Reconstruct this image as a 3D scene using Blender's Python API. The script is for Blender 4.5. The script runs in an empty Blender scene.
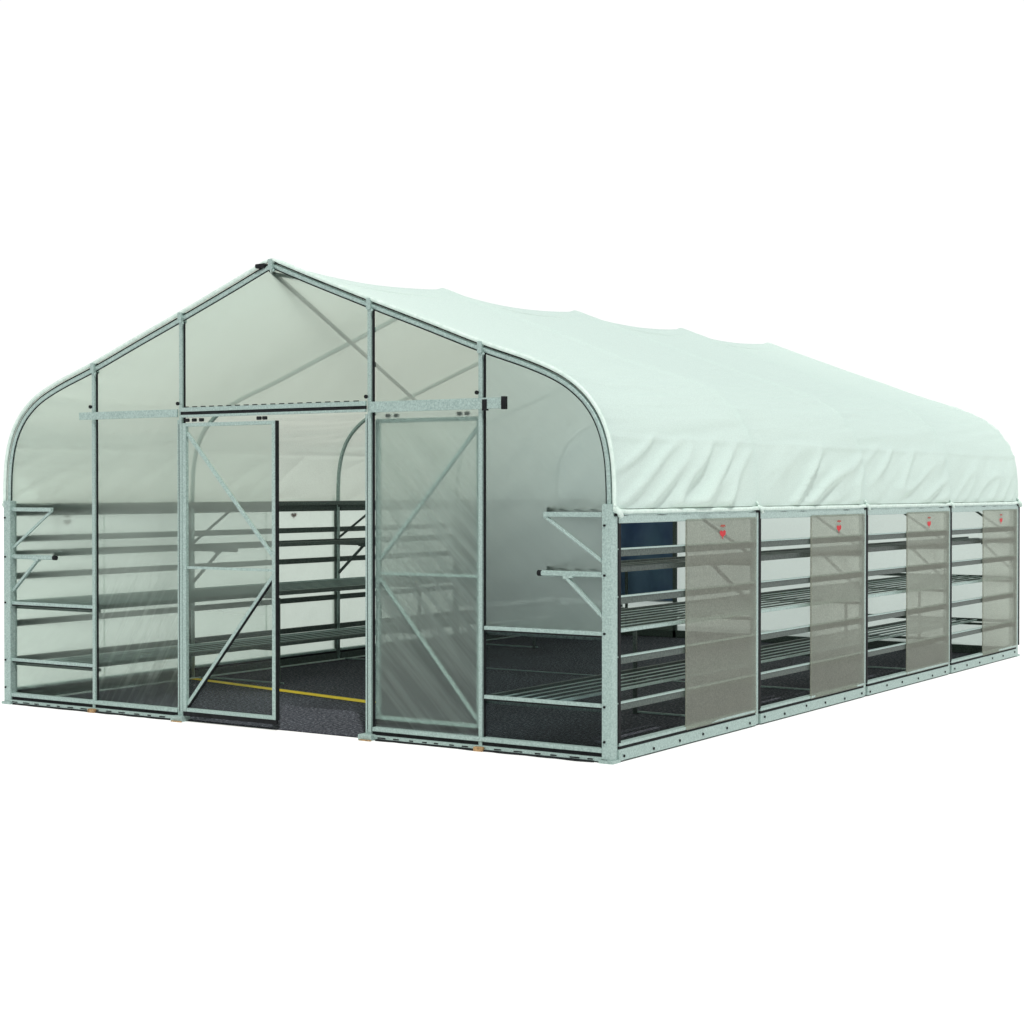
import bpy, math, random
from mathutils import Vector, noise, Matrix
random.seed(7)
S = bpy.context.scene
COL = S.collection
W, L, BAY = 5.374, 7.977, 7.977 / 4
EAVE = 1.5
CX = W / 2

# ------------------------------------------------------------------ materials
def mat(name):
    m = bpy.data.materials.new(name); m.use_nodes = True
    nt = m.node_tree; nt.nodes.clear()
    out = nt.nodes.new('ShaderNodeOutputMaterial')
    return m, nt, out
def N(nt, t, **kw):
    n = nt.nodes.new(t)
    for k, v in kw.items():
        if k in n.inputs: n.inputs[k].default_value = v
        else: setattr(n, k, v)
    return n
def ramp(nt, src, stops):
    r = nt.nodes.new('ShaderNodeValToRGB'); e = r.color_ramp.elements
    while len(e) < len(stops): e.new(.5)
    for i, (p, c) in enumerate(stops):
        e[i].position = p; e[i].color = c if len(c) == 4 else (*c, 1)
    nt.links.new(src, r.inputs[0]); return r.outputs[0]
def coords(nt, rot=(0, 0, 0), scale=(1, 1, 1)):
    tc = nt.nodes.new('ShaderNodeTexCoord'); mp = nt.nodes.new('ShaderNodeMapping')
    mp.inputs['Rotation'].default_value = rot
    nt.links.new(tc.outputs['Object'], mp.inputs['Vector'])
    m2 = nt.nodes.new('ShaderNodeMapping'); m2.inputs['Scale'].default_value = scale
    nt.links.new(mp.outputs[0], m2.inputs['Vector']); return m2.outputs[0]
def noi(nt, vec, scale, detail=3, rough=.55):
    n = N(nt, 'ShaderNodeTexNoise', Scale=scale, Detail=detail, Roughness=rough)
    nt.links.new(vec, n.inputs['Vector']); return n.outputs['Fac']
def solid(name, c1, c2, rough, metal=0, scale=20, bump=.2, bscale=80, spec=.5):
    m, nt, out = mat(name)
    v = coords(nt)
    b = N(nt, 'ShaderNodeBsdfPrincipled', Roughness=rough, Metallic=metal)
    b.inputs['Specular IOR Level'].default_value = spec
    nt.links.new(ramp(nt, noi(nt, v, scale, 5), [(.32, c1), (.68, c2)]), b.inputs['Base Color'])
    bp = N(nt, 'ShaderNodeBump', Strength=bump, Distance=.004)
    nt.links.new(noi(nt, v, bscale, 4), bp.inputs['Height'])
    nt.links.new(bp.outputs[0], b.inputs['Normal'])
    nt.links.new(b.outputs[0], out.inputs[0]); return m

M = {}
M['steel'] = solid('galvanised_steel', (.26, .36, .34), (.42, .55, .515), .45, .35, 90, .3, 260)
M['steel_shaded'] = solid('shaded_steel', (.03, .045, .04), (.09, .125, .11), .5, .3, 70, .25, 160)  # same steel darkened, backlit shade of inner members put into the colour
M['rubber'] = solid('black_rubber_and_shade', (.006, .007, .008), (.016, .018, .02), .7, 0, 30, .1, spec=.15)  # rubber parts, also the black of the shade strips and hoop outline
M['white_trim'] = solid('white_trim', (.52, .66, .60), (.66, .78, .73), .55, 0, 30, .2)
M['rust'] = solid('rusty_steel', (.16, .09, .04), (.5, .33, .16), .7, .2, 60, .5)
M['yellow'] = solid('yellow_road_paint', (.75, .52, .01), (.95, .75, .03), .7, 0, 60, .4)
M['red'] = solid('red_print', (.42, .004, .01), (.55, .01, .02), .6, 0, 60, 0)
M['darkred'] = solid('dark_red_print', (.28, .03, .02), (.35, .06, .03), .6, 0, 60, 0)
M['backdrop_blue'] = solid('dark_blue_backdrop', (.012, .035, .13), (.07, .14, .22), .6, 0, 1.3, .3, 6)  # colour of the added dark sheet behind the rear corner
M['ground'] = solid('white_ground', (.93, .93, .93), (.95, .95, .95), .9, 0, 4, 0, spec=0)

def asphalt():
    m, nt, out = mat('asphalt'); v = coords(nt)
    b = N(nt, 'ShaderNodeBsdfPrincipled', Roughness=.92)
    b.inputs['Specular IOR Level'].default_value = .15
    f = ramp(nt, noi(nt, v, 45, 6, .8), [(.36, (.004, .005, .009)), (.52, (.04, .044, .056)), (.64, (.26, .27, .30))])
    g = ramp(nt, noi(nt, v, 1.3, 4), [(.3, (.75, .75, .75)), (.7, (1.15, 1.15, 1.15))])
    mx = nt.nodes.new('ShaderNodeMixRGB'); mx.blend_type = 'MULTIPLY'; mx.inputs[0].default_value = 1
    nt.links.new(f, mx.inputs[1]); nt.links.new(g, mx.inputs[2])
    nt.links.new(mx.outputs[0], b.inputs['Base Color'])
    bp = N(nt, 'ShaderNodeBump', Strength=.6, Distance=.01)
    nt.links.new(noi(nt, v, 90, 4), bp.inputs['Height']); nt.links.new(bp.outputs[0], b.inputs['Normal'])
    nt.links.new(b.outputs[0], out.inputs[0]); return m
M['asphalt'] = asphalt()

def sheet(name, tint, white, clear_lo, clear_hi, gloss=.05, rot=(0, 0, 0), stretch=(1, 1, 1), nscale=6, lo=.35, hi=.7, trans=.5, mott=.06, mscale=160, tlc=None, fade=None, blur=None):
    """thin plastic: part clear, part milky (diffuse + translucent); fold pattern varies how milky"""
    m, nt, out = mat(name)
    v = coords(nt, rot, stretch); v0 = coords(nt)
    tr = N(nt, 'ShaderNodeBsdfTransparent', Color=(*tint, 1))
    df = N(nt, 'ShaderNodeBsdfDiffuse'); tl = N(nt, 'ShaderNodeBsdfTranslucent')
    cn = ramp(nt, noi(nt, v0, mscale, 2, .7), [(.3, tuple(max(0, c * (1 - mott)) for c in white)), (.7, tuple(min(1, c * (1 + mott)) for c in white))])
    nt.links.new(cn, df.inputs[0])
    if tlc: nt.links.new(ramp(nt, noi(nt, v0, mscale, 2, .7), [(.3, tuple(c * .93 for c in tlc)), (.7, tuple(min(1, c * 1.07) for c in tlc))]), tl.inputs[0])
    else: nt.links.new(cn, tl.inputs[0])
    milk = N(nt, 'ShaderNodeMixShader', Fac=trans)
    nt.links.new(df.outputs[0], milk.inputs[1]); nt.links.new(tl.outputs[0], milk.inputs[2])
    if blur:   # (share, ior, roughness): sheet that passes a softened view of what is behind it
        rf = N(nt, 'ShaderNodeBsdfRefraction', Color=(*tint, 1), IOR=blur[1], Roughness=blur[2])
        mk2 = N(nt, 'ShaderNodeMixShader', Fac=blur[0])
        nt.links.new(milk.outputs[0], mk2.inputs[1]); nt.links.new(rf.outputs[0], mk2.inputs[2]); milk = mk2
    gl = N(nt, 'ShaderNodeBsdfGlossy', Roughness=.25)
    fold = noi(nt, v, nscale, 3, .5)
    bp = N(nt, 'ShaderNodeBump', Strength=.5, Distance=.03); nt.links.new(fold, bp.inputs['Height'])
    for s in (df, tl, gl): nt.links.new(bp.outputs[0], s.inputs['Normal'])
    mr = N(nt, 'ShaderNodeMapRange'); mr.inputs['From Min'].default_value = lo; mr.inputs['From Max'].default_value = hi
    mr.inputs['To Min'].default_value = clear_hi; mr.inputs['To Max'].default_value = clear_lo
    nt.links.new(fold, mr.inputs[0])
    mx = nt.nodes.new('ShaderNodeMixShader')
    fac = mr.outputs[0]
    if fade:   # fold pattern low down, even milkiness higher up
        sp = nt.nodes.new('ShaderNodeSeparateXYZ'); tcc = nt.nodes.new('ShaderNodeTexCoord'); nt.links.new(tcc.outputs['Object'], sp.inputs[0])
        fr = N(nt, 'ShaderNodeMapRange'); fr.inputs['From Min'].default_value = fade[0]; fr.inputs['From Max'].default_value = fade[1]
        nt.links.new(sp.outputs['Z'], fr.inputs[0])
        fm = nt.nodes.new('ShaderNodeMix'); fm.inputs[3].default_value = fade[2]
        nt.links.new(fr.outputs[0], fm.inputs[0]); nt.links.new(fac, fm.inputs[2]); fac = fm.outputs[0]
    nt.links.new(fac, mx.inputs[0]); nt.links.new(milk.outputs[0], mx.inputs[1]); nt.links.new(tr.outputs[0], mx.inputs[2])
    fin = N(nt, 'ShaderNodeMixShader', Fac=gloss)
    nt.links.new(mx.outputs[0], fin.inputs[1]); nt.links.new(gl.outputs[0], fin.inputs[2])
    nt.links.new(fin.outputs[0], out.inputs[0]); return m
FT = (.93, .97, .95); FW = (.60, .72, .67)
R = math.radians
M['film'] = sheet('clear_film', FT, FW, .62, .70, .01, (0, R(35), 0), (1, 1, 3), 1.5, trans=.93, fade=(.3, 1.1, .42), blur=(.86, 1.12, .6))
M['film_d'] = sheet('thin_clear_film', (.66, .72, .74), FW, .86, .91, .005, (0, R(-40), 0), (.6, 1, 4), 2.0, trans=.9, blur=(.93, 1.1, .5))
M['film_c'] = sheet('cloudy_corner_film', (.86, .93, .92), FW, .06, .12, .01, (0, R(-40), 0), (.6, 1, 4), 2.0, trans=.95, blur=(.93, 1.4, .75))
M['film_l'] = sheet('clear_film_creased_up', FT, FW, .40, .70, .01, (0, R(58), 0), (.5, 1, 7), 3.0, .48, .68, trans=.80, fade=(.35, 1.2, .42), blur=(.85, 1.12, .6))
M['film_r'] = sheet('clear_film_creased_down', FT, (.70, .82, .78), .0, .34, .02, (0, R(-45), 0), (.4, 1, 5), 2.3, .44, .60, trans=.80, fade=(1.2, 2.1, .22), blur=(.74, 1.3, .7))
M['film_door'] = sheet('clear_door_film', FT, FW, .93, .96, .01, (0, R(20), 0), (1, 1, 3), 2, trans=.9, fade=(.35, 1.2, .54), blur=(.88, 1.1, .6))
M['panel'] = sheet('frosted_twinwall', (.8, .82, .76), (.42, .44, .38), .22, .25, .02, mott=.42, mscale=110, trans=.35, blur=(.40, 1.2, .6))
M['panel_l'] = sheet('frosted_single', (.78, .87, .81), (.56, .66, .59), .26, .30, .02, mott=.05, trans=.6)
M['roof'] = sheet('white_roof_cover', (1, 1, 1), (.74, .91, .868), .0, .0, .03, (0, 0, 0), (1, 1, 1), 3, trans=.40, mott=.06, mscale=120, tlc=(.84, .87, .77))
M['rear'] = sheet('milky_rear_film', (.75, .85, .82), (.50, .58, .54), .22, .30, .02, (0, 0, 0), (1, 1, 1), 1.2, trans=.7, mott=.05)

# ------------------------------------------------------------------ mesh helpers
class MB:
    def __init__(s): s.v = []; s.f = []
    def add(s, vs, fs):
        o = len(s.v); s.v += [tuple(v) for v in vs]; s.f += [tuple(o + i for i in f) for f in fs]; return s
    def box(s, x0, x1, y0, y1, z0, z1):
        vs = [(x, y, z) for x in (x0, x1) for y in (y0, y1) for z in (z0, z1)]
        return s.add(vs, [(0, 1, 3, 2), (4, 6, 7, 5), (0, 4, 5, 1), (2, 3, 7, 6), (0, 2, 6, 4), (1, 5, 7, 3)])
    def bar(s, p, q, w, h=None, up=(0, 0, 1)):
        h = h or w; p = Vector(p); q = Vector(q); d = (q - p).normalized()
        a = d.cross(Vector(up)); a = a.normalized() if a.length > 1e-4 else Vector((1, 0, 0)); b = a.cross(d)
        vs = [c + a * (w / 2 * i) + b * (h / 2 * j) for c in (p, q) for i in (-1, 1) for j in (-1, 1)]
        return s.add(vs, [(0, 1, 3, 2), (4, 6, 7, 5), (0, 4, 5, 1), (2, 3, 7, 6), (0, 2, 6, 4), (1, 5, 7, 3)])
    def tube(s, pts, r, n=10):
        pts = [Vector(p) for p in pts]; vs = []; fs = []; up = None
        for i, p in enumerate(pts):
            d = (pts[min(i + 1, len(pts) - 1)] - pts[max(i - 1, 0)]).normalized()
            if up is None:
                up = Vector((0, 1, 0)) if abs(d.y) < .9 else Vector((0, 0, 1))
            a = d.cross(up).normalized(); b = a.cross(d).normalized(); up = b
            vs += [p + a * (r * math.cos(2 * math.pi * k / n)) + b * (r * math.sin(2 * math.pi * k / n)) for k in range(n)]
        for i in range(len(pts) - 1):
            for k in range(n):
                fs.append((i * n + k, i * n + (k + 1) % n, (i + 1) * n + (k + 1) % n, (i + 1) * n + k))
        fs.append(tuple(reversed(range(n)))); fs.append(tuple(range((len(pts) - 1) * n, len(pts) * n)))
        return s.add(vs, fs)
    def build(s, name, m, parent=None, smooth=False, bevel=0):
        me = bpy.data.meshes.new(name); me.from_pydata(s.v, [], s.f); me.update()
        me.materials.append(M[m])
        if smooth:
            me.polygons.foreach_set('use_smooth', [True] * len(me.polygons))
        o = bpy.data.objects.new(name, me); COL.objects.link(o)
        if parent:
            o.parent = parent; o.matrix_parent_inverse = (WM[parent.name] if parent.name in WM else parent.matrix_basis).inverted()
        if bevel:
            md = o.modifiers.new('bevel', 'BEVEL'); md.width = bevel; md.segments = 2; md.limit_method = 'ANGLE'
        return o
WM = {}
def empty(name, loc):
    o = bpy.data.objects.new(name, None); o.location = loc; COL.objects.link(o); o.empty_display_size = .3
    WM[o.name] = Matrix.Translation(loc); return o
def tag(o, label=None, cat=None, group=None, kind=None):
    for k, v in (('label', label), ('category', cat), ('group', group), ('kind', kind)):
        if v: o[k] = v
    return o

# ------------------------------------------------------------------ hoop profile
half = [(0, 0), (0, .8), (0, 1.5), (.004, 1.68), (.018, 1.84), (.055, 1.99), (.12, 2.12), (.22, 2.235), (.37, 2.34), (.6, 2.438),
        (.97, 2.562), (1.40, 2.722), (1.85, 2.886), (2.3, 3.055), (CX - .06, 3.182), (CX, 3.2)]
def catmull(P, n=6):
    out = []
    for i in range(len(P) - 1):
        a = P[max(i - 1, 0)]; b = P[i]; c = P[i + 1]; d = P[min(i + 2, len(P) - 1)]
        for k in range(n):
            t = k / n
            out.append(tuple(.5 * (2 * b[j] + (c[j] - a[j]) * t + (2 * a[j] - 5 * b[j] + 4 * c[j] - d[j]) * t * t + (3 * b[j] - a[j] - 3 * c[j] + d[j]) * t ** 3) for j in (0, 1)))
    out.append(P[-1]); return out
sm = catmull(half[2:], 6)
halfp = [(0, 0), (0, .75)] + sm
PROF0 = halfp + [(W - x, z) for x, z in reversed(halfp[:-1])]
def offs(P, d):
    out = []
    for i in range(len(P)):
        a = P[max(i - 1, 0)]; b = P[min(i + 1, len(P) - 1)]
        t = Vector((b[0] - a[0], b[1] - a[1])).normalized(); out.append((P[i][0] - t.y * d, P[i][1] + t.x * d))
    return out
def clean(P):
    out = [P[0]]
    for p in P[1:]:
        if p[0] >= out[-1][0] - 1e-3: out.append(p)
    return [p for p in out if abs(p[0] - CX) > .025 or abs(p[0] - CX) < 1e-3]
PROF = clean(offs(PROF0, -.036))
def zat(x):
    x = min(x, W - x)
    for (a, b) in zip(halfp[2:], halfp[3:]):
        if a[0] <= x <= b[0] and b[0] > a[0]: return a[1] + (b[1] - a[1]) * (x - a[0]) / (b[0] - a[0])
    return 3.2
_z = zat
zat = lambda x: _z(x) - .038
def roofp(P, z0=0): return [p for p in P if p[1] > z0]

# ------------------------------------------------------------------ setting
g = MB(); g.add([(-400, -400, -.008), (400, -400, -.008), (400, 400, -.008), (-400, 400, -.008)], [(0, 1, 2, 3)])
tag(g.build('ground', 'ground'), kind='structure')
def grid_sheet(x0, x1, y0, y1, z, nx, ny):
    m = MB(); vs = [(x0 + (x1 - x0) * i / nx, y0 + (y1 - y0) * j / ny, z) for j in range(ny + 1) for i in range(nx + 1)]
    m.add(vs, [(j * (nx + 1) + i, j * (nx + 1) + i + 1, (j + 1) * (nx + 1) + i + 1, (j + 1) * (nx + 1) + i) for j in range(ny) for i in range(nx)]); return m
pv = MB(); pv.box(-.01, W - .005, .0, L + .01, -.007, 0)
tag(pv.build('asphalt_floor', 'asphalt'), kind='structure')
ln = MB(); ln.add([(.05, 1.93, .004), (2.42, 1.425, .004), (2.44, 1.545, .004), (.06, 2.02, .004)], [(0, 1, 2, 3)])
tag(ln.build('yellow_line', 'yellow'), kind='structure')

# ------------------------------------------------------------------ greenhouse
GH = empty('greenhouse', (CX, 0, 0))
tag(GH, 'large white covered hoop greenhouse with galvanised pipe frame and clear film gable', 'greenhouse')

# hoops
for k in range(5):
    y = k * BAY
    if k == 0: y = 0.0
    m = MB(); m.tube([(x, y, z) for x, z in offs(PROF, 0)], .018 if k == 0 else .018, 10)
    h = m.build('hoop', 'steel', GH, smooth=True)
    if k == 0:   # dark outline shading of the front hoop built as black tubes; cover edge
        for d, r, mm, yy in ((.024, .006, 'rubber', .004), (-.020, .004, 'rubber', -.006)):
            P = [p for p in offs(PROF, d) if p[1] > 1.53]
            q = MB(); q.tube([(x, yy, z) for x, z in P], r, 8); q.build('edge_dark_strip', mm, h, smooth=True)
        P = [p for p in offs(PROF, .042) if p[1] > 1.5]
        q = MB(); q.tube([(x, -.015, z) for x, z in P], .014, 8); q.build('cover_edge', 'white_trim', h, smooth=True)
# clamps on the front hoop at post tops
for x in (.963, 1.843, CX, 3.531, 4.411):
    m = MB(); z = zat(x)
    m.box(x - .018, x + .018, -.034, .03, z - .03, z + .045); m.tube([(x + .03, -.035, z - .035), (x + .03, -.02, z - .035)], .010, 6)
    m.build('clamp', 'steel', GH, bevel=.006)
q = MB(); q.box(CX - .13, CX - .05, -.04, .02, 3.150, 3.180); q.build('ridge_cap', 'rubber', GH, bevel=.008)

# corner and side posts
for k in range(5):
    y = k * BAY
    for x, sg in ((.036, -1), (W - .036, 1)):
        w = .036 if k in (0, 4) else .019
        if w < .03: x += sg * .018
        m = MB(); m.box(x - w, x + w, y - w, y + w, 0, EAVE + (.05 if k in (0, 4) else .0))
        ps = m.build('side_post', 'steel' if (sg > 0 or k == 0) else 'steel_shaded', GH, bevel=.006)
        s = MB(); s.box(x + sg * (w - .012), x + sg * (w + .004), y + w, y + w + .03, .1, EAVE - .02)
        s.build('post_shade_strip', 'rubber', ps)  # shaded side of the post built as a black strip
        if k in (0, 4):
            s = MB(); s.box(x - w - .014, x + w + .014, y - w - .014, y + w + .014, -.018, .012); s.build('foot_plate', 'steel', ps, bevel=.004)
            for z in (.12, .33, .77, 1.12, 1.42):
                s = MB(); s.tube([(x - .015, y - w - .008, z), (x - .015, y - w + .002, z)], .008, 6); s.build('bolt', 'rubber', ps)

# longitudinal members
for x, sg in ((0, -1), (W, 1)):
    x -= sg * .018
    for z in (1.255, .968, .605, .325):
        m = MB()
        for k in range(4):
            m.box(x - .016, x + .016, k * BAY + .03, (k + 1) * BAY - .03, z - .024, z + .024)
        gt = m.build('girt', 'steel_shaded', GH, bevel=.004)
        if sg > 0:
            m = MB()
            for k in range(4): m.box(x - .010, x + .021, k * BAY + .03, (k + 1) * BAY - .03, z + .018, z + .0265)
            m.build('lip_highlight', 'steel', gt)  # sunlit top edge of the girt put in as paler steel
    # eave fascia
    m = MB()
    for k in range(4): m.box(x - .018, x + .024 * 1, k * BAY + .036, (k + 1) * BAY - .036, 1.432, 1.49)
    m.build('eave_rail', 'steel' if sg > 0 else 'steel_shaded', GH, bevel=.004)
    # base rail, dark gap and sill line above it
    m = MB()
    for k in range(4): m.box(x - .03, x + .03, k * BAY + .037, (k + 1) * BAY - .037, .0, .07)
    br = m.build('base_rail', 'steel' if sg > 0 else 'steel_shaded', GH, bevel=.005)
    if sg < 0:
        m = MB(); m.box(x + .032, x + .05, .05, L - .05, .001, .012); m.build('edge_strip', 'white_trim', br)
    m = MB()
    for k in range(4): m.box(x - .024, x + .022, k * BAY + .04, (k + 1) * BAY - .04, .0702, .088)
    m.build('seal_strip', 'rubber', br)
    m = MB()
    for k in range(4): m.box(x - .024, x + .028, k * BAY + .04, (k + 1) * BAY - .04, .0885, .108)
    m.build('sill', 'steel', br, bevel=.003)
    if sg > 0:
        m = MB()
        for k in range(4):
            for j in range(6):
                yy = k * BAY + .1 + j * .355 + random.uniform(-.03, .03); zz = .035 + random.uniform(-.012, .012)
                m = MB(); m.tube([(x + .028, yy, zz), (x + .036, yy, zz)], .009, 6); m.build('rivet', 'rubber', br)
m = MB(); m.tube([(CX, .03, 3.108), (CX, L, 3.108)], .013, 8); m.build('ridge_purlin', 'steel_shaded', GH, smooth=True)
for x in (.9, W - .9):
    m = MB(); m.tube([(x, .03, zat(x) - .04), (x, L, zat(x) - .04)], .015, 8)
m = MB(); m.tube([(CX - .02, .0, 3.135), (.99, 2 * BAY, 2.44)], .016, 8); m.build('wind_brace', 'steel_shaded', GH, smooth=True)

# shelf brackets at each hoop, both sides, two heights
for k in range(5):
    y = k * BAY + (0 if k == 0 else 0)
    for x, d in ((0, 1), (W, -1)):
        mt = 'steel' if k == 0 else 'steel_shaded'
        m = MB(); m.bar((x + d * .037, y, 1.484), (x + d * .50, y, 1.484), .03, .03); m.bar((x + d * .50, y, 1.475), (x + d * .037, y, 1.17), .016, .02)
        m.build('shelf_bracket', mt, GH, bevel=.003)
        m = MB(); m.tube([(x + d * .037, y, 1.122), (x + d * .52, y, 1.122)], .018, 8); m.bar((x + d * .335, y, 1.095), (x + d * .037, y, .83), .026, .02)
        m.bar((x + d * .29, y, 1.108), (x + d * .36, y, 1.100), .03, .02)
        b = m.build('shelf_bracket', mt, GH, bevel=.002)
        e = MB(); e.tube([(x + d * .515, y, 1.122), (x + d * .545, y, 1.122)], .0185, 8); e.build('end_cap', 'rubber', b)

# ---- gable posts (front)
for x, dbl in ((.963, 0), (1.843, 1), (3.531, 1), (4.411, 0)):
    m = MB(); top = zat(x) - .02
    w = .014
    m.box(x - w, x + w, -.022, .012, .0, top)
    p = m.build('gable_post', 'steel', GH, bevel=.004)
    if dbl:
        sg = -1 if x < CX else 1
        m = MB(); m.box(x - .032, x - .016, -.022, .01, .0, 2.13); m.build('post_channel', 'steel', p, bevel=.003)
        m = MB(); m.box(x - .0158, x - .0142, -.0235, -.02, .06, 2.1); m.build('channel_slot', 'rubber', p)
    m = MB(); m.box(x + w, x + w + (.010 if x > 3 else .005), -.004, .012, .03, top); m.build('post_shade_strip', 'rubber', p)  # shade down the right side of the post, laid on as black strip
    if dbl:
        m = MB(); m.box(x - .06, x + .05, -.07, .02, -.018, .03); m.build('foot_plate', 'steel', p, bevel=.006)
        m = MB(); m.box(x - .04, x + .06, -.09, -.072, -.018, .0); m.build('foot_shim', 'rust', p, bevel=.006)
    else:
        m = MB(); m.box(x - .03, x + .04, -.06, .01, -.018, .02); m.build('foot_plate', 'rust', p, bevel=.006)
    m = MB(); m.tube([(x - .02, -.035, 2.245), (x - .02, -.022, 2.245)], .013, 8); m.build('bolt', 'rubber', p)
# ---- gable posts (rear) and rear eave bar
for x in (1.58, 3.79, .5, 4.9)[:2]:
    m = MB(); m.box(x - .022, x + .022, L - .02, L + .02, 0, zat(x) - .02); m.build('gable_post', 'steel_shaded', GH, bevel=.004)
m = MB(); m.bar((.03, L, 2.18), (W - .03, L, 2.18), .04, .04)
m = MB(); m.box(.04, W - .04, L - .02, L + .02, 0, .08); m.build('base_rail', 'steel_shaded', GH, bevel=.004)
m = MB(); m.box(.04, 1.555, L + .03, L + .05, -.007, .29); m.build('kick_board', 'steel_shaded', GH)
for z in (.335, .767):
    m = MB(); m.box(3.82, W - .04, L - .014, L + .014, z - .015, z + .015); m.build('gable_rail', 'steel_shaded', GH)

# ---- front base rails
for x0, x1 in ((.04, 1.81), (3.56, W - .04)):
    m = MB(); m.box(x0, x1, -.034, .02, .0, .026); m.box(x0, x1, -.028, .02, .05, .078)
    b = m.build('base_rail', 'steel', GH, bevel=.004)
    m = MB(); m.box(x0, x1, -.018, .018, .0262, .0498); m.build('seal_strip', 'rubber', b)
    m = MB(); x = x0 + .05
    while x < x1 - .03:
        l = random.uniform(.03, .07); m = MB(); m.box(x, x + l, -.0365, -.034, .008, .015); m.build('staple', 'rubber', b); x += l + random.uniform(.05, .1)
# ragged shadow under the front rail, built as a dark strip
for x0, x1 in ((.1, 1.75), (3.6, 4.4), (4.45, 5.25)):
    m = MB(); n = int((x1 - x0) / .05)
    vs = []; fs = []
    for i in range(n + 1):
        x = x0 + (x1 - x0) * i / n; y = -.038 - .03 * abs(noise.noise((x * 4, 3, 1)))
        vs += [(x, -.034, .004), (x, y, -.003), (x, y - .004, -.0085), (x, -.034, -.0085)]
    for i in range(n):
        for j in range(3): fs.append((i * 4 + j, i * 4 + j + 1, (i + 1) * 4 + j + 1, (i + 1) * 4 + j))
    fs += [(0, 1, 2, 3), tuple(n * 4 + j for j in (3, 2, 1, 0))]
    m.add(vs, fs); m.build('ground_shadow_strip', 'rubber', GH)
# ---- end rails at bench heights (front)
for x0, x1 in ((.04, .948), (4.437, W - .04)):
    for z in (.767, .333):
        m = MB(); m.bar((x0, -.008, z), (x1, -.008, z), .02, .024)
        r = m.build('gable_rail', 'steel', GH, bevel=.003)
        m = MB(); m.bar((x0, -.006, z - .017), (x1, -.006, z - .017), .018, .009); m.build('rail_dark_strip', 'rubber', r)  # thin black strip along the underside of the rail
# ---- header track
m = MB(); m.box(.835, 1.825, -.040, -.0225, 2.150, 2.205); m.box(3.548, 4.607, -.040, -.0225, 2.140, 2.210)
m.box(1.862, 3.515, -.045, -.0225, 2.185, 2.215)
ht = m.build('door_track', 'steel', GH, bevel=.003)
m = MB(); m.box(1.862, 3.515, -.040, -.024, 2.163, 2.1848); m.build('track_slot', 'rubber', ht)
m = MB(); m.box(1.862, 3.515, -.043, -.0225, 2.145, 2.1628); m.build('track_lip', 'steel', ht, bevel=.002)
m = MB()
for i in range(20):
    m = MB(); m.box(1.9 + i * .08, 1.945 + i * .08, -.046, -.0435, 2.2152, 2.221); m.build('staple', 'rubber', ht)
for x in (4.60,):
    m = MB(); m.box(x - .012, x + .016, -.05, -.02, 2.135, 2.215); m.build('track_stop', 'rubber', ht)
m = MB(); m.box(4.44, 4.475, -.043, -.02, 2.13, 2.2); m.build('track_stop', 'rubber', ht)

# ---- films
def film(name, m_, poly_fn, x0, x1, z0, y, nx=40, nz=60, amp=.006, seed=0, tilt=1.0, parent=None):
    m = MB(); vs = []
    for j in range(nz + 1):
        for i in range(nx + 1):
            x = x0 + (x1 - x0) * i / nx; zt = poly_fn(x); z = z0 + (zt - z0) * j / nz
            ed = min(1, min(i, nx - i) / 4, min(j, nz - j) / 4)
            d = amp * ed * noise.noise(((x - tilt * z) * 6 + seed, (x * tilt + z) * 1.2, seed))
            vs.append((x, y + d, z))
    m.add(vs, [(j * (nx + 1) + i, j * (nx + 1) + i + 1, (j + 1) * (nx + 1) + i + 1, (j + 1) * (nx + 1) + i) for j in range(nz) for i in range(nx)])
    return m.build(name, m_, parent or GH, smooth=True)
zt = lambda x: zat(min(max(x, .012), W - .012)) - .012
film('gable_film', 'film', zt, .012, .95, .05, .016, seed=1)
film('gable_film', 'film_l', zt, .975, 1.82, .05, .016, seed=2)
film('gable_film', 'film', zt, 1.86, 3.52, 2.2, .016, 60, 30, seed=3)
film('gable_film', 'film', lambda x: zt(x), 3.56, 4.40, 2.2, .016, seed=4)
film('gable_film', 'film_r', lambda x: 2.2, 3.56, 4.40, .05, .016, seed=4, tilt=-1)
film('gable_film', 'film_c', zt, 4.43, W - .012, .767, .016, seed=5)
film('gable_film', 'film_d', lambda x: .766, 4.43, W - .012, .05, .016, seed=12)
film('rear_film', 'rear', zt, 1.60, W - .03, .05, L + .025, 80, 60, seed=6)
film('rear_film', 'rear', lambda x: .40, .0, 1.60, .05, L + .025, 30, 10, seed=8)
film('rear_film', 'rear', zt, .03, 1.60, 1.46, L + .025, 30, 30, seed=7)

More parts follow.
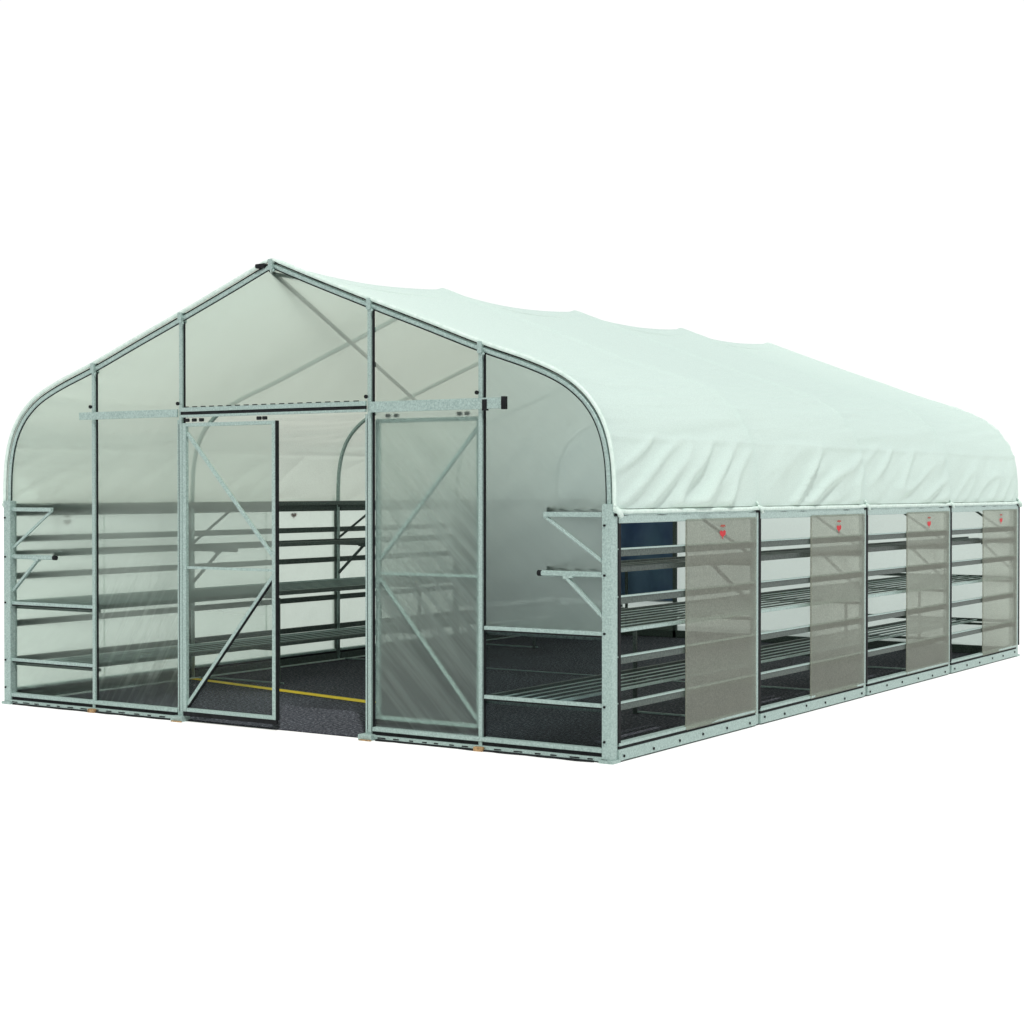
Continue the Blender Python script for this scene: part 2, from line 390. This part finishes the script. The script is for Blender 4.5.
# ---- sliding doors
def door(x0, x1, z0, z1, mid, right, y):
    m = MB(); w = .016
    m.box(x0, x0 + 2 * w, y - w, y + w, z0, z1); m.box(x1 - 2 * w, x1, y - w, y + w, z0, z1)
    m.box(x0 + 2 * w, x1 - 2 * w, y - w + .002, y + w - .002, z0, z0 + .026); m.box(x0 + 2 * w, x1 - 2 * w, y - w + .002, y + w - .002, z1 - .026, z1)
    d = m.build('sliding_door', 'steel', GH, bevel=.004)
    m = MB(); m.bar((x0 + .03, y, mid), (x1 - .03, y, mid - .0), .018, .018); m.build('mid_rail', 'steel', d)
    a, b = (x1 - .03, x0 + .03) if right else (x0 + .03, x1 - .03)
    m = MB(); m.bar((a, y + .004, z1 - .07), (b, y + .004, mid + .09), .02, .024); m.build('brace', 'steel', d, bevel=.003)
    m = MB(); m.bar((b, y + .004, mid - .035), (a, y + .004, z0 + .05), .02, .024); br = m.build('brace', 'steel', d, bevel=.003)
    m = MB(); m.bar((b, y + .006, mid - .057), (a, y + .006, z0 + .028), .018, .012); m.build('brace_dark_strip', 'rubber', br)  # thin black strip along the lower brace
    film('door_film', 'film_door', lambda x: z1 - .01, x0 + .01, x1 - .01, z0 + .01, y + .012, 30, 50, amp=.004, seed=9, parent=d)
    m = MB(); m.box(x1, x1 + .010, y - .014, y + .014, z0, z1); m.build('edge_dark_strip', 'rubber', d)
    m = MB(); m.box(x0, x1, y - .012, y + .012, z0 - .03, z0 - .001); m.build('bottom_seal', 'rubber', d)
    for t in ((.04, .12, .2, .82, .88) if not right else (.12, .2, .8, .87)):
        m = MB(); x = x0 + (x1 - x0) * t
        m.box(x - .018, x + .018, y - .012, y + .008, z1 + .008, z1 + .032); m.build('trolley', 'rubber', d, bevel=.005)
    WM[d.name] = WM[GH.name]
door(1.885, 2.745, .065, 2.105, 1.085, False, -.062 + .03)
door(3.535, 4.375, .12, 2.10, 1.085, True, .055)

# ---- side panels
def logo(parent, x, y, z, s=1, face=1):
    m = MB(); e = .002 * face
    pts = [(-.030, .010), (-.034, .030), (-.016, .040), (0, .030), (.016, .042), (.034, .032), (.030, .008), (.014, .0), (.006, -.004), (.004, -.018), (-.004, -.018), (-.006, -.004), (-.016, .0)]
    m.add([(x + e, y + a * s * 1.35, z + b * s) for a, b in pts], [tuple(range(len(pts)))]); m.build('logo', 'red', parent)
    m = MB(); pts = [(-.03, .062), (-.02, .076), (.022, .076), (.034, .062), (.012, .064), (.004, .056), (-.006, .064)]
    m.add([(x + e, y + a * s * 1.35, z + b * s) for a, b in pts], [tuple(range(len(pts)))]); m.build('logo', 'darkred', parent)
def sheetbox(name, mm, x, y0, y1, z0, z1, parent=GH, nx=10):
    m = MB(); vs = []; ny, nz = 20, 24
    for j in range(nz + 1):
        for i in range(ny + 1):
            y = y0 + (y1 - y0) * i / ny; z = z0 + (z1 - z0) * j / nz
            vs.append((x + .003 * noise.noise((y * 2, z * 2, x)), y, z))
    m.add(vs, [(j * (ny + 1) + i, j * (ny + 1) + i + 1, (j + 1) * (ny + 1) + i + 1, (j + 1) * (ny + 1) + i) for j in range(nz) for i in range(ny)])
    return m.build(name, mm, parent, smooth=True)
for k in range(4):
    y0, y1 = k * BAY + .915, (k + 1) * BAY - .035
    p = sheetbox('side_panel', 'panel', W + .010, y0, y1, .085, 1.445)
    m = MB(); m.box(W + .004, W + .012, y0 - .012, y0 - .001, .088, 1.44); m.build('panel_edge', 'panel', p)
    logo(p, W + .016, y0 + .50, 1.325, 1.0)
    p = sheetbox('side_panel', 'panel_l', -.022, k * BAY - .01, k * BAY + 1.03, .05, 1.50)
    if k == 0: logo(p, -.034, .636, 1.36, .9)
    p = sheetbox('side_panel', 'panel_l', -.028, k * BAY + 1.02, (k + 1) * BAY + .01, .05, 1.50)
    if k == 1: logo(p, -.040, 3.42, 1.38, .9)
# rear part of the left side is backed outside by an added dark sheet

# ---- roof cover
def roof():
    P = [p for p in offs(PROF0, -.002) if p[1] > 1.505]
    # resample the profile evenly
    ds = [0]
    for a, b in zip(P, P[1:]): ds.append(ds[-1] + math.hypot(b[0] - a[0], b[1] - a[1]))
    tot = ds[-1]; n = 400; Q = []
    j = 0
    for i in range(n + 1):
        t = tot * i / n
        while j < len(ds) - 2 and ds[j + 1] < t: j += 1
        u = (t - ds[j]) / (ds[j + 1] - ds[j]); a, b = P[j], P[j + 1]
        tn = Vector((b[0] - a[0], b[1] - a[1])).normalized()
        nz = max(tn.x, 0) if a[1] > 3 else tn.x
        Q.append((a[0] + (b[0] - a[0]) * u, a[1] + (b[1] - a[1]) * u, -tn.y * (.2 if abs(a[0] - CX) < .15 else 1), nz, t))
    ny = 420; vs = []
    def ridge(v): return 1 - abs(v) * 2.2
    for jy in range(ny + 1):
        y = -.02 + (L + .05) * jy / ny
        f = (y / BAY) % 1; f = f if 0 <= y <= L else 0
        sag = math.sin(math.pi * f) if 0 <= y <= L else 0
        kb = int(min(max(y / BAY, 0), 3.999))
        for (x, z, nx_, nz_, t) in Q:
            e = min(t, tot - t)            # distance from the hem
            wu = min(1, max(0, (e - .25) / .9))
            d = -.055 * sag ** .8 * wu
            # tight ridge over each hoop
            d += .010 * math.exp(-((f if f < .5 else 1 - f) * BAY / .05) ** 2) * wu
            # diagonal folds in the lower skirt
            yy, ee = f * BAY, e
            ang = (.93, .42)
            al = yy * ang[0] + ee * ang[1]; ac = -yy * ang[1] + ee * ang[0]
            low = max(0, 1 - max(0, e - .40) / .10) * min(1, e / .03)
            amt = (.95, .8, .8, .6)[kb] * (1 if x > CX else .3) * math.sin(math.pi * min(1, f * 1.0)) ** .35 * (0.5 + .7 * f)
            nn = noise.noise((ac * 4.6 + kb * 7.7, al * .9, kb * 3.1 + (0 if x > CX else 9)))
            n2 = noise.noise((ac * 11 + kb * 5.3, al * 1.3, 7 + kb))
            msk = .5 + .5 * max(0, min(1, .5 + 1.6 * noise.noise((y * 1.1, e * 1.5, 4.4))))
            d += low * amt * msk * (.085 * (ridge(nn) ** 2 if ridge(nn) > 0 else 0) - .015 + .014 * n2)
            # soft long folds higher up, running with the length
            up = max(0, min(1, (e - .40) / .15)) * max(0, 1 - max(0, e - 1.3) / .8)
            d += up * (.014 * noise.noise((e * 9 - yy * .8, y * .8, 2.2)) + .007 * noise.noise((e * 26 - yy * 2, y * 1.0, 8.2)))
            d += .004 * noise.noise((x * 1.5, y * 1.5, z))
            # welded overlap seam
            if kb < 4: d += .012 * math.exp(-((e - .44) / .014) ** 2) + .006 * math.exp(-((e - .98) / .016) ** 2) * max(0, min(1, 3 * noise.noise((y * .7, 5.5, 0)) + .5))
            vs.append((x + nx_ * d, y, z + nz_ * d))
    m = MB(); c = n + 1
    m.add(vs, [(a * c + b, a * c + b + 1, (a + 1) * c + b + 1, (a + 1) * c + b) for a in range(ny) for b in range(n)])
    return m.build('roof_cover', 'roof', GH, smooth=True), Q
rc, Q = roof()
for x, sg in ((0, -1), (W, 1)):
    pts = []
    for i in range(161):
        y = -.01 + (L + .03) * i / 160; f = (y / BAY) % 1
        pts.append((x + sg * (.004 + .003 * noise.noise((y * 6, 0, 0))), y, 1.502 + .006 * math.exp(-(min(f, 1 - f) * BAY / .08) ** 2) + .002 * noise.noise((y * 9, 3, 0))))
    m = MB(); m.tube(pts, .014, 8); m.build('hem', 'white_trim', rc, smooth=True)
    m = MB(); m.tube([(a - sg * .008, b, c - .024) for a, b, c in pts], .010, 6); m.build('hem_seal', 'rubber', rc, smooth=True)
    for k in range(5):   # knots tying the hem down at each hoop
        m = MB(); y = k * BAY
        m.tube([(x + sg * .012, y - .02, 1.525), (x + sg * .024, y + .01, 1.50), (x + sg * .022, y + .035, 1.475)], .018 if k in (0, 4) else .012, 8)
        m.tube([(x + sg * .008, y - .03, 1.55), (x + sg * .014, y - .01, 1.53)], .009, 6)
        m.build('tie', 'white_trim', rc, smooth=True)

# ---- added dark sheet round the rear left corner, darkens the view through the film
m = MB(); nx, nz = 60, 30; vs = []
for j in range(nz + 1):
    for i in range(nx + 1):
        q = -1.9 + 3.56 * i / nx; x = -.12 + max(q, 0); u = max(q, 0) / 1.66; z = .38 + (1.14 - .10 * u ** 3) * j / nz
        vs.append((x + .02 * math.sin(q * 15) * (q < 0), L + .10 + min(q, 0) + (q >= 0) * .02 * math.sin(x * 17 + .6 * math.sin(z * 4)) + (q >= 0) * .02 * noise.noise((x * 3, z * 3, 0)), z))
m.add(vs, [(j * (nx + 1) + i, j * (nx + 1) + i + 1, (j + 1) * (nx + 1) + i + 1, (j + 1) * (nx + 1) + i) for j in range(nz) for i in range(nx)])
tp = m.build('backdrop', 'backdrop_blue', None, smooth=True)
sd = tp.modifiers.new('thickness', 'SOLIDIFY'); sd.thickness = .004
tag(tp, 'added dark blue backdrop sheet outside the rear gable, seen through the first open side bay', 'backdrop')

# ------------------------------------------------------------------ benches and shelves
def X(side, d): return d if side < 0 else W - d
def slats(m, side, ds, z, w=.025, h=.009, y0=.03, y1=L - .03):
    for d in ds:
        x = X(side, d); m.box(x - w / 2, x + w / 2, y0, y1, z - h, z)
def bench(side, label):
    b = empty('slatted_bench', (X(side, .5), L / 2, 0)); tag(b, label, 'bench', 'slatted benches along the side walls')
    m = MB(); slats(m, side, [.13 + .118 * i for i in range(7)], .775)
    dk = m.build('upper_deck', 'steel_shaded', b)
    m = MB(); slats(m, side, [.13 + .118 * i for i in range(7)], .7775, .027, .0022); m.build('slat_top_lit', 'steel', dk)  # sunlit slat tops put in as a paler layer over dark bodies
    m = MB(); slats(m, side, [.955], .782, .03, .035); m.build('edge_rail', 'steel_shaded', b, bevel=.003)
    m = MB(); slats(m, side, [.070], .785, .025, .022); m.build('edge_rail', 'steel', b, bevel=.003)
    m = MB(); slats(m, side, [.50 + .105 * i for i in range(4)], .338, .025); dk = m.build('lower_deck', 'steel_shaded', b)
    m = MB(); slats(m, side, [.50 + .105 * i for i in range(4)], .3405, .027, .0022); m.build('slat_top_lit', 'steel', dk)
    m = MB(); slats(m, side, [.92], .345, .03, .03); m.build('edge_rail', 'steel_shaded', b, bevel=.003)
    m = MB(); slats(m, side, [.40], .345, .02, .018); m.build('edge_rail', 'steel', b, bevel=.003)
    for k in range(5):
        y = min(max(k * BAY, .035), L - .035) + (.025 if 0 < k < 4 else 0)
        if k: 
            m = MB(); x = X(side, .985); m.box(x - .013, x + .013, y - .013, y + .013, 0, .73); m.build('leg', 'steel_shaded', b, bevel=.003)
        for z in (.735, .300):
            m = MB(); a, c = sorted((X(side, .05), X(side, .97))); m.box(a, c, y - .012, y + .012, z - .012, z + .01); m.build('cross_bar', 'steel_shaded', b)
        if 0 < k < 4:
            m = MB(); a, c = sorted((X(side, .05), X(side, 1.0))); m.box(a, c, y + .04, y + .055, .004, .016); m.build('floor_tie', 'steel', b)
    return b
bench(1, 'two tier slatted metal bench along the right wall behind the frosted side panels')
bench(-1, 'two tier slatted metal bench along the left wall seen through the doorway')
def shelf(side, z, ds, label):
    b = empty('shelf', (X(side, .3), L / 2, z)); tag(b, label, 'shelf', 'narrow shelves carried on wall brackets')
    m = MB(); slats(m, side, ds[1:-1], z + .006, .04, .006); m.build('deck', 'steel_shaded', b, bevel=.002)
    for d in (ds[0], ds[-1]):
        m = MB(); slats(m, side, [d], z + .016, .022, .034); m.build('edge_rail', 'steel_shaded', b, bevel=.003)
for side, nm in ((1, 'right'), (-1, 'left')):
    shelf(side, 1.512, [.06, .17, .28, .39, .49], 'uppermost narrow metal shelf at eave height on the %s wall' % nm)
    shelf(side, 1.150, [.06, .17, .28, .39, .49], 'narrow metal shelf on the %s wall, second from the top above the slatted bench' % nm)
# thin painted tie across the floor at the middle hoop
m = MB(); m.box(1.02, W - 1.02, 2 * BAY + .065, 2 * BAY + .08, .004, .010)
tag(m.build('floor_strip', 'steel'), 'thin metal strip lying across the dark floor at the middle hoop', 'strip')

# ------------------------------------------------------------------ light
w = bpy.data.worlds.new('World'); S.world = w; w.use_nodes = True
nt = w.node_tree; nt.nodes.clear()
out = nt.nodes.new('ShaderNodeOutputWorld'); bg = nt.nodes.new('ShaderNodeBackground')
tc = nt.nodes.new('ShaderNodeTexCoord'); dp = nt.nodes.new('ShaderNodeVectorMath'); dp.operation = 'DOT_PRODUCT'
dp.inputs[1].default_value = (-.54, .83, .1)
nt.links.new(tc.outputs['Generated'], dp.inputs[0])
mr = nt.nodes.new('ShaderNodeMapRange'); mr.inputs['From Min'].default_value = -.35; mr.inputs['From Max'].default_value = .55
mr.inputs['To Min'].default_value = .22; mr.inputs['To Max'].default_value = 1.03
nt.links.new(dp.outputs['Value'], mr.inputs[0]); nt.links.new(mr.outputs[0], bg.inputs['Strength'])
bg.inputs['Color'].default_value = (1, 1, 1, 1)
nt.links.new(bg.outputs[0], out.inputs[0])
sl = bpy.data.lights.new('sun', 'SUN'); sl.energy = 3.05; sl.angle = R(2); sl.color = (1, .98, .95)
so = bpy.data.objects.new('sun', sl); COL.objects.link(so)
so.rotation_euler = Vector((.36, -.42, .83)).to_track_quat('Z', 'Y').to_euler()

# ------------------------------------------------------------------ camera
cam = bpy.data.cameras.new('camera'); co = bpy.data.objects.new('camera', cam); COL.objects.link(co)
co.location = (10.52626, -9.01767, 1.63554)
yaw, pit = -.57855, -.012968
co.rotation_euler = Vector((math.sin(yaw) * math.cos(pit), math.cos(yaw) * math.cos(pit), math.sin(pit))).to_track_quat('-Z', 'Y').to_euler()
cam.sensor_width = 36; cam.lens = 1730.87 / 1024 * 36; cam.clip_end = 2000; cam.clip_start = .1
S.camera = co
S.render.engine = 'CYCLES'
S.cycles.transparent_max_bounces = 32; S.cycles.max_bounces = 10; S.cycles.diffuse_bounces = 5; S.cycles.transmission_bounces = 8
S.view_settings.view_transform = 'Standard'; S.view_settings.look = 'None'; S.view_settings.exposure = 0; S.view_settings.gamma = 1
